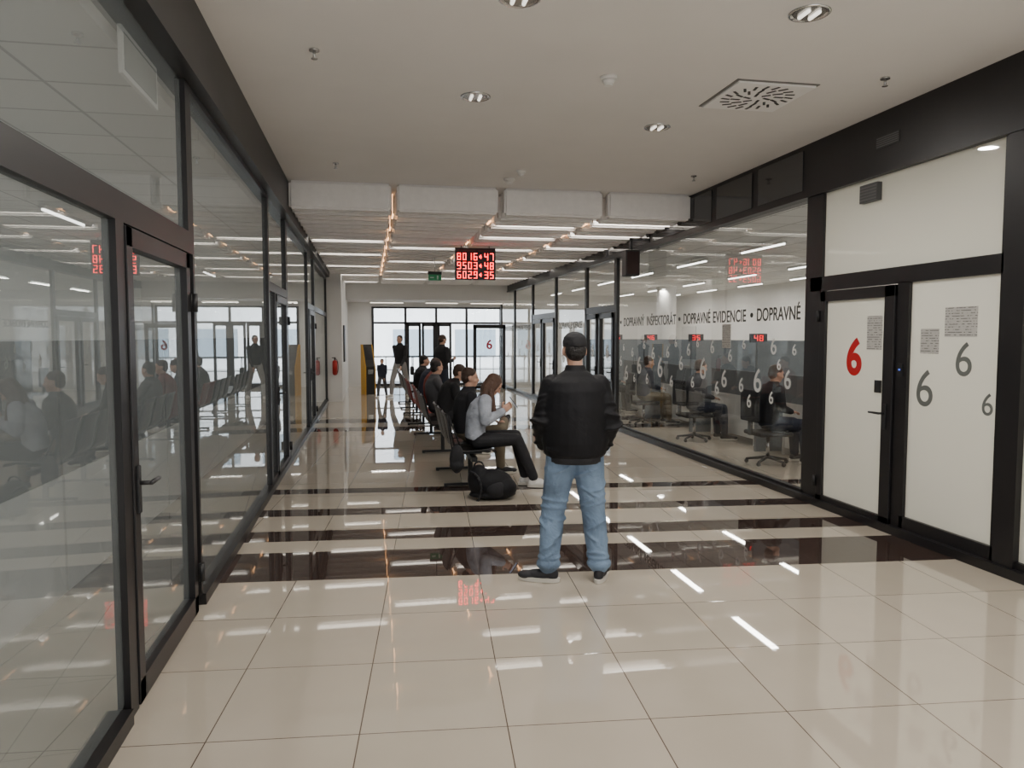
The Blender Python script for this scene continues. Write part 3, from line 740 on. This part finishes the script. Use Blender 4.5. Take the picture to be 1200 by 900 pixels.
def J_stand(step=0.0, arms='down', look=(0, 1, 0), spread=.11):
    J = dict(pel=(0, 0, .94), neck=(0, -.01, 1.47), head=(0, .02, 1.61), look=look)
    for sd, q in (('L', -1), ('R', 1)):
        if arms == 'down': J['arm'+sd] = [(q*.175, 0, 1.40), (q*.21, -.03-.1*q*step, 1.13), (q*.20, .06+.22*-q*step, .88), (0, .25, -1), (-q, 0, 0), (0, 1, 0), .3]
        elif arms == 'front': J['arm'+sd] = [(q*.175, 0, 1.40), (q*.23, -.02, 1.14), (q*.08, .24, 1.14), (-q*.4, .8, .3), (0, 0, 1), (-q, .3, 0), .4]
        J['leg'+sd] = [(q*.09, 0, .92), (q*.10, .04+.18*q*step, .50), (q*spread, .28*q*step-.02, .09), (q*.2, 1, 0)]
    return J

# --- the standing man in black
Jm = dict(pel=(0, 0, .93), neck=(0, -.01, 1.46), head=(-.005, .03, 1.605), look=(-.12, 1, .02), bend=.015)
Jm['armL'] = [(-.160, 0, 1.365), (-.236, -.03, 1.11), (-.215, .15, .93), (.3, .6, -.6), (.8, .3, 0), (.2, .5, .8), .3]
Jm['armR'] = [(.160, 0, 1.365), (.240, -.05, 1.10), (.215, .13, .92), (-.3, .6, -.6), (-.8, .3, 0), (-.2, .5, .8), .3]
Jm['legL'] = [(-.088, 0, .88), (-.145, .06, .48), (-.185, -.02, .085), (-.95, .25, 0)]
Jm['legR'] = [(.088, 0, .88), (.135, .05, .48), (.175, -.01, .085), (.30, .95, 0)]
man = person("person standing with back turned, black bomber jacket, cap, blue jeans", (1.39, 4.97, 0), math.radians(-10), Jm, JBLK, JEANS, SHOEB,
             hair=HAIRK, vox=.007, cap_m=PBLK, build=1.02, arm_r=1.14, leg_r=1.16, folds=True,
             topTS=[(-.17, .170, .135), (-.10, .180, .140), (-.06, .200, .158), (.1, .214, .166), (.3, .216, .160), (.55, .212, .154), (.76, .200, .142), (.87, .172, .118), (.945, .118, .092), (1.0, .082, .08)])
bm = bmesh.new(); torso_bm(bm, Jm['pel'], Jm['neck'], [(-.175, .172, .137), (-.175+.02, .178, .143), (-.09, .180, .145), (-.085, .172, .14)], 1.08, 1.08, 1)
mesh_obj("jacket_hem", bm, PBLK, man, smooth=True)

# --- young woman on phone
Jg = J_sit(lean=.10, hd=(0, .20, 1.155), look=(0, .72, -.62), arms='phone', legs='std', bend=.05)
Jg['neck'] = (0, .13, 1.02)
Jg['legL'] = [(-.08, .02, .54), (-.09, .46, .57), (-.07, .57, .09), (-.1, 1, 0)]
Jg['legR'] = [(.08, .02, .54), (.09, .46, .55), (.08, .66, .09), (.1, 1, 0)]
girl = person("seated person in pale denim jacket looking down at a phone", (1.17, 8.32, 0), math.radians(-96), Jg, DENIM, PBLK, SHOEW, hair=HAIRM, vox=.007,
              long_hair=True, build=.92, arm_r=1.12, leg_r=.95)
ph = boxes("mobile_phone", [((-.005, -.038, -.078), (.005, .038, .078))], BLACKP, None, (1.17+.43, 8.30, .955), (0, math.radians(-35), math.radians(-6)), bevel=.003)
meta(ph, "black mobile phone held in both hands", "mobile phone")
boxes("screen", [((-.0065, -.034, -.072), (-.005, .034, .072))], mat("lit_phone_screen", (.3, .35, .4), .2, emit=(.6, .7, .9), es=.5), ph)

seated = [
    ((1.12, 8.90), -88, J_sit(legs='fig4', look=(.1, 1, -.1), hd=(0, .07, 1.205)), PBLK, KHAKI, SHOEB, HAIRB, "seated person in khaki trousers with ankle crossed over knee"),
    ((1.06, 10.86), -97, J_sit(arms='knees', lean=.16, look=(0, 1, -.4), hd=(0, .24, 1.17)), PBLK, PBLK, SHOEB, HAIRB, "seated person in black shirt leaning forward over knees"),
    ((1.06, 11.95), -84, J_sit(look=(-.3, 1, -.1), lean=-.04, hd=(0, .0, 1.20), tw=.05), GREYC, NAVY, SHOEB, HAIRK, "seated person in grey shirt and navy trousers"),
    ((1.06, 13.05), -90, J_sit(look=(.3, 1, -.1), arms='phone'), REDC, NAVY, SHOEB, HAIRB, "seated person in brick red shirt and dark trousers"),
    ((1.03, 14.38), -94, J_sit(arms='knees', lean=.14, look=(0, 1, -.5), hd=(0, .22, 1.16)), NAVY, NAVY, SHOEW, HAIRK, "seated person in navy top with white shoes"),
    ((1.03, 15.48), -90, J_sit(look=(0, 1, 0)), PBLK, PBLK, SHOEB, HAIRK, "seated person in black clothes on far bench"),
]
for (x, y), hdg, J, a, c, sh, hr, lb in seated:
    person(lb, (x, y, 0), math.radians(hdg), J, a, c, sh, hair=hr, vox=.011, group="people waiting on benches", sleeve=1 if a is not REDC else .5)
person("standing person in black jacket near far benches", (1.65, 17.2, 0), math.radians(-60), J_stand(arms='front', look=(0, 1, -.4)), PBLK, NAVY, SHOEB, hair=HAIRB, vox=.011)
wk = person("person walking in dark top and light trousers carrying a bag", (.86, 21.3, 0), math.radians(150), J_stand(step=1.2), PBLK, LIGHTP, SHOEW, hair=HAIRB, vox=.011, build=.93, arm_r=.9)
person("small child walking in dark coat beside adult", (.36, 21.2, 0), math.radians(160), J_stand(step=.9), NAVY, GREYC, SHOEW, hair=HAIRB, k=1, vox=.012).scale = (.62, .62, .62)
bg = empty("handbag", (1.19, 21.15, .62)); meta(bg, "black shoulder bag carried by walking person", "bag")
boxes("bag_body", [((-.05, -.13, 0), (.05, .13, .24))], PBLK, bg, bevel=.03)
bm = bmesh.new()
pts = [V((0, .1*math.cos(a), .22+.30*math.sin(a))) for a in [math.pi*i/10 for i in range(11)]]
for a, c in zip(pts, pts[1:]): cap(bm, a, .008, c, .008, 8, 1)
mesh_obj("bag_strap", bm, PBLK, bg, smooth=True)

# ------------------------------------------------------------------ benches
def sheet(name, prof, y0, y1, th, m, parent, curve=.0):
    bm = bmesh.new(); N = 8
    def pt(p, j, off):
        t_ = j/N; y = y0+(y1-y0)*t_; c = curve*(2*t_-1)**2
        return p[0]+off[0]+c*p[2], y, p[1]+off[1]+c*p[3]
    top = []; bot = []
    for i, p in enumerate(prof):
        a = prof[max(0, i-1)]; b_ = prof[min(len(prof)-1, i+1)]
        d = V((b_[0]-a[0], b_[1]-a[1])).normalized(); nrm = V((-d.y, d.x))*th/2
        top.append([bm.verts.new(pt(p, j, nrm)) for j in range(N+1)]); bot.append([bm.verts.new(pt(p, j, -nrm)) for j in range(N+1)])
    n = len(prof)
    for i in range(n-1):
        for j in range(N):
            bm.faces.new((top[i][j], top[i+1][j], top[i+1][j+1], top[i][j+1])); bm.faces.new((bot[i][j], bot[i][j+1], bot[i+1][j+1], bot[i+1][j]))
    for i in range(n-1):
        bm.faces.new((top[i][0], bot[i][0], bot[i+1][0], top[i+1][0])); bm.faces.new((top[i][N], top[i+1][N], bot[i+1][N], bot[i][N]))
    for j in range(N):
        bm.faces.new((top[0][j], top[0][j+1], bot[0][j+1], bot[0][j])); bm.faces.new((top[-1][j], bot[-1][j], bot[-1][j+1], top[-1][j+1]))
    bmesh.ops.recalc_face_normals(bm, faces=bm.faces)
    return mesh_obj(name, bm, m, parent, smooth=True)

def bench(x, y, ns, legs, reds=()):
    e = empty("waiting_bench", (x, y, 0)); meta(e, "black metal waiting bench with joined seats on beam", "bench", "row of black waiting benches")
    L = ns*.55
    boxes("beam", [((-.03, 0, .33), (.03, L, .38))], BLACKP, e)
    for ly in legs:
        bm = bmesh.new()
        add_box(bm, (-.025, ly-.02, .03), (.025, ly+.02, .34)); add_box(bm, (-.30, ly-.025, .012), (.30, ly+.025, .04))
        for q in (-1, 1): add_box(bm, (q*.28-.02, ly-.02, 0), (q*.28+.02, ly+.02, .014))
        bmesh.ops.bevel(bm, geom=list(bm.edges), offset=.004, segments=1, affect='EDGES')
        mesh_obj("leg", bm, BLACKP, e)
    for i in range(ns):
        y0 = i*.55+.03; y1 = y0+.49
        m = SEATR if i in reds else SEATB
        sheet("seat", [(.25, .405, 0, 1), (.235, .43, 0, 1), (.18, .44, 0, 1), (0, .425, 0, 1), (-.15, .42, 0, 1), (-.20, .44, .5, .5)], y0, y1, .012, m, e, .02)
        sheet("backrest", [(-.20, .44, .5, .5), (-.24, .52, 1, 0), (-.27, .66, 1, 0), (-.30, .80, 1, 0), (-.325, .86, 1, 0)], y0, y1, .012, m, e, .025)
        boxes("seat_bracket", [((-.12, (y0+y1)/2-.02, .38), (.12, (y0+y1)/2+.02, .42))], BLACKP, e)
bench(1.12, 8.05, 3, (.35, 1.4))
bench(1.05, 10.58, 5, (.35, 2.4), reds=(3, 4))
bench(1.02, 14.1, 5, (.35, 2.4), reds=(0, 1))
bench(1.02, 17.4, 4, (.35, 1.9))

# backpack on the floor
bp_ = empty("backpack", (1.24, 7.70, 0)); meta(bp_, "black fabric backpack slumped on floor beside bench", "backpack")
bm = bmesh.new()
ell(bm, (0, 0, .16), (.24, .16, .155)); ell(bm, (.12, -.05, .12), (.15, .14, .115)); ell(bm, (-.12, .02, .20), (.12, .13, .16)); ell(bm, (.02, 0, .05), (.25, .16, .05))
blob("pack_body", bm, JBLK, bp_, .010, 3)
bm = bmesh.new(); ell(bm, (.06, -.14, .12), (.13, .05, .08)); blob("front_pocket", bm, PBLK, bp_, .008, 2)
bm = bmesh.new(); pts = [V((-.22+.1*math.sin(a), -.05-.1*math.sin(a), .13+.17*math.cos(a))) for a in [math.pi*i/8 for i in range(9)]]
for a, c in zip(pts, pts[1:]): cap(bm, a, .012, c, .012, 8, 1)
mesh_obj("strap", bm, PBLK, bp_, smooth=True)
bm = bmesh.new(); pts = [V((-.12+.05*math.cos(a), .02, .34+.05*math.sin(a))) for a in [math.pi*i/6 for i in range(7)]]
for a, c in zip(pts, pts[1:]): cap(bm, a, .009, c, .009, 8, 1)
mesh_obj("carry_handle", bm, PBLK, bp_, smooth=True)
hb = empty("shoulder_bag", (.92, 8.0, .26)); meta(hb, "dark bag hanging on side of bench", "bag")
bm = bmesh.new(); ell(bm, (0, 0, .12), (.08, .05, .16)); ell(bm, (0, -.01, .05), (.08, .055, .06)); blob("bag_body", bm, PBLK, hb, .01, 2)
for a, c in (((-.05, 0, .22), (-.10, .06, .58)), ((.05, 0, .22), (-.08, .06, .58))):
    bm = bmesh.new(); cap(bm, a, .008, c, .008); mesh_obj("strap", bm, PBLK, hb, smooth=True)

# ------------------------------------------------------------------ far left items
fe = empty("fire_extinguisher", (-.86, 19.90, .68)); meta(fe, "red fire extinguisher mounted on white wall", "fire extinguisher"); fe.scale = (.82, .82, .82)
bm = bmesh.new(); cap(bm, (0, 0, .09), .08, (0, 0, .42), .08); mesh_obj("cylinder_body", bm, REDP, fe, smooth=True)
cyl("valve", (0, 0, .53), .022, .07, BLACKP, fe); boxes("handle", [((-.09, -.012, .555), (.03, .012, .58))], BLACKP, fe)
bm = bmesh.new(); pts = [V((.03+.07*math.sin(a), -.02, .28+.25*math.cos(a))) for a in [math.pi*i/8 for i in range(9)]]
for a, c in zip(pts, pts[1:]): cap(bm, a, .010, c, .010, 8, 1)
mesh_obj("hose", bm, BLACKP, fe, smooth=True); boxes("bracket", [((-.05, .06, .2), (.05, .122, .24))], BLACKP, fe)
ki = empty("ticket_kiosk", (-.02, 22.4, 0), math.radians(28)); meta(ki, "self service kiosk with dark front and orange yellow sides", "kiosk"); ki.scale = (.72, .62, .96)
def wedge(name, x0, x1, m):
    bm = bmesh.new()
    pr = [(-.22, 0), (.2, 0), (.2, 1.52), (.08, 1.52), (-.16, .95), (-.22, .85)]
    a = [bm.verts.new((x0, p[0], p[1])) for p in pr]; c = [bm.verts.new((x1, p[0], p[1])) for p in pr]
    bm.faces.new(a); bm.faces.new(list(reversed(c)))
    for i in range(6): bm.faces.new((a[i], c[i], c[(i+1) % 6], a[(i+1) % 6]))
    bmesh.ops.recalc_face_normals(bm, faces=bm.faces)
    return mesh_obj(name, bm, m, ki)
wedge("side_panel", -.24, -.19, YEL); wedge("side_panel", .19, .24, YEL)
wedge("core", -.189, .189, BLACKP)
boxes("screen", [((-.15, -.012, -.2), (.15, 0, .2))], SCREEN, ki, (0, -.05, 1.24), (math.radians(-23), 0, 0))
boxes("keypad", [((-.12, -.235, .62), (.12, -.221, .76))], STEEL, ki)
ki2 = boxes("notice_board", [((-.68, 21.0, 1.0), (-.64, 22.0, 2.0))], BLACKP); meta(ki2, "dark notice board on white wall", "notice board")

# ------------------------------------------------------------------ right office interior
col = cyl("office_column", (8.6, 20.9, 1.575), .28, 3.15, WHITE); meta(col, "round white structural column in office", "column")
for i in range(5):
    y = 8.0+i*2.3
    p = boxes("office_panel", [((7.6, y, 0), (7.66, y+2.2, 1.62)), ((5.6, y+2.14, 0), (7.6, y+2.2, 1.62))], PART)
    meta(p, "slate grey fabric office partition screen", "partition", "office partition screens")
    d = empty("office_desk", (5.85, y+.35, 0)); meta(d, "white laminate service counter desk", "desk", "white office counter desks")
    boxes("desk_top", [((0, 0, .72), (.8, 1.5, .755))], DESK, d); boxes("side_panel", [((0, 0, 0), (.8, .03, .72))], DESK, d)
    boxes("side_panel", [((0, 1.47, 0), (.8, 1.5, .72))], DESK, d); boxes("front_panel", [((.02, .03, .1), (.05, 1.47, .72))], DESK, d)
    boxes("privacy_screen", [((.0, 0, .755), (.03, 1.5, 1.15))], SLATE, d)
    mo = empty("monitor", (6.35, y+.8, .757)); meta(mo, "black computer monitor on white desk", "monitor", "office desk monitors")
    boxes("screen_panel", [((-.02, -.27, .12), (.02, .27, .46))], SCREEN, mo, bevel=.004); boxes("stand", [((-.02, -.03, .01), (.02, .03, .14)), ((-.09, -.12, 0), (.09, .12, .015))], BLACKP, mo)
    nd = empty("counter_display", (6.05, y+.65, 1.60)); meta(nd, "small black counter display with red digits", "display", "counter number displays")
    boxes("casing", [((-.14, -.03, 0), (.14, .03, .14))], BLACKP, nd)
    bm = bmesh.new()
    for q, ch in enumerate(("47", "48", "35", "46", "45")[i]):
        seven(bm, ch, -.085+q*.09, .025, .06, .09)
    g_ = mesh_obj("lettering", bm, REDLED2, nd); g_.location = (0, -.031, 0)
    cyl("stand_rod", (0, 0, -.4215), .008, .843, STEEL, nd)
    oc = empty("office_chair", (5.20, y+1.1, 0)); meta(oc, "black swivel office chair at counter", "office chair", "black office chairs")
    boxes("seat", [((-.24, -.24, .39), (.24, .24, .45))], PBLK, oc, bevel=.03); boxes("backrest", [((-.30, -.22, .58), (-.24, .22, 1.0))], PBLK, oc, bevel=.025)
    cyl("gas_lift", (0, 0, .24), .025, .30, STEEL, oc)
    bm = bmesh.new()
    for q in range(5):
        a = q*2*math.pi/5; cap(bm, (0, 0, .10), .022, (.27*math.cos(a), .27*math.sin(a), .06), .015); ell(bm, (.27*math.cos(a), .27*math.sin(a), .03), (.03, .03, .03), None, 2)
    mesh_obj("base", bm, BLACKP, oc, smooth=True)
    boxes("back_support", [((-.28, -.03, .40), (-.24, .03, .62))], BLACKP, oc)
for k, (x, y, hd_, tp, bt, lb) in enumerate(((5.20, 9.1, -90, PBLK, NAVY, "person in black top seated at office counter"), (7.12, 9.2, 90, PBLK, NAVY, "clerk in black top seated behind counter desk"),
                                       (7.12, 11.4, 90, NAVY, NAVY, "clerk in navy top seated behind counter desk"), (5.20, 13.7, -90, NAVY, KHAKI, "person seated at counter in dark top"),
                                       (5.20, 11.4, -90, GREYC, NAVY, "person in grey top seated at office counter"),
                                       (5.20, 16.0, -90, PBLK, PBLK, "person in black clothes seated at counter"), (7.12, 13.8, 90, GREYC, NAVY, "clerk in grey top behind counter desk"))):
    person(lb, (x, y, .005), math.radians(hd_), J_sit(look=(0, 1, -.2)), tp, bt, SHOEB, hair=HAIRB, vox=.013, group="people in the office")
    if x > 7:
        st = empty("office_chair", (x, y, 0)); meta(st, "black office chair behind counter", "office chair", "black office chairs")
        boxes("seat", [((-.22, -.22, .38), (.22, .22, .44))], PBLK, st, bevel=.02); cyl("gas_lift", (0, 0, .21), .03, .34, STEEL, st); cyl("base", (0, 0, .02), .25, .04, BLACKP, st)
for x in (6.0, 8.4, 10.0):
    for y in (5.6, 8.2, 10.8, 13.4, 16.0, 18.6, 21.2, 23.8):
        tube(x, y, 1.3, 'Y', TUBEO, 3.05, "linear office ceiling lights", "linear white office ceiling light", 23 if y > 7 else 32, top=3.15, lw=.12)
for y in (3.2, .6): tube(6.6, y, 1.3, 'Y', TUBEO, 3.05, "linear office ceiling lights", "linear white office ceiling light", 34, top=3.15, lw=.12)
p = boxes("wall_right", [((4.62, 7.0, 0), (7.2, 7.1, 3.15))], WHITE); meta(p, "white dividing wall between office rooms", "wall", **S)

# ------------------------------------------------------------------ left office interior
for i in range(6):
    y = .2+i*2.6
    p = boxes("office_panel", [((-2.05, y, .78), (-2.0, y+2.56, 1.67))], REFBAND); meta(p, "dark slate panel on pale base, stands for reflected band", "partition", "side office panels for reflected band")  # dark panels over pale bases, added to imitate the reflected band in the glass
    boxes("pale_base", [((-2.06, y, 0), (-1.99, y+2.56, .78))], DESK, p)
    d = empty("office_desk", (-3.7, y+.3, 0)); meta(d, "white laminate office desk", "desk", "side office desks")
    boxes("desk_top", [((0, 0, .72), (.8, 1.6, .755))], DESK, d); boxes("side_panel", [((0, 0, 0), (.8, .03, .72))], DESK, d); boxes("side_panel", [((0, 1.57, 0), (.8, 1.6, .72))], DESK, d)
for y in (1.5, 5.5, 9.5, 13.5, 17.5):
    tube(-3.4, y, 1.2, 'Y', TUBEO, 3.05, "linear side office lights", "linear white ceiling light in side office", 30, top=3.15, lw=.12)
hs = boxes("hanging_sign", [((-1.17, 4.0, 2.97), (-1.15, 4.62, 3.20))], mat("sign_white_edge", (.85, .85, .84), .5)); meta(hs, "rectangular sign plate with white border behind glass", "sign")
boxes("sign_face", [((-1.15, 4.03, 2.995), (-1.147, 4.59, 3.175))], mat("sign_grey", (.22, .24, .23), .5), hs)

# ------------------------------------------------------------------ world, sun, camera
W = bpy.data.worlds.new("World"); SC.world = W; W.use_nodes = True
nt = W.node_tree; bgn = nt.nodes["Background"]
sky = nt.nodes.new("ShaderNodeTexSky"); sky.sky_type = 'HOSEK_WILKIE'; sky.turbidity = 8; sky.sun_direction = (.3, -.5, .8)
mx = nt.nodes.new("ShaderNodeMix"); mx.data_type = 'RGBA'; mx.inputs["Factor"].default_value = .75
mx.inputs["B"].default_value = (.86, .91, 1, 1)
nt.links.new(sky.outputs[0], mx.inputs["A"]); nt.links.new(mx.outputs["Result"], bgn.inputs["Color"])
bgn.inputs["Strength"].default_value = 1.6
SL = bpy.data.lights.new("sun", 'SUN'); SL.energy = 14; SL.angle = .05; SL.color = (1, .98, .95)
so = bpy.data.objects.new("sun", SL); so.rotation_euler = (math.radians(50), 0, math.radians(12)); COL.objects.link(so)

cam = bpy.data.cameras.new("cam"); cam.sensor_width = 36; cam.lens = 26.4; cam.clip_end = 200
co = bpy.data.objects.new("camera", cam); co.location = (0, 0, 1.7)
co.rotation_euler = (math.radians(90-3.64), 0, math.radians(-10.8)); COL.objects.link(co)
SC.camera = co
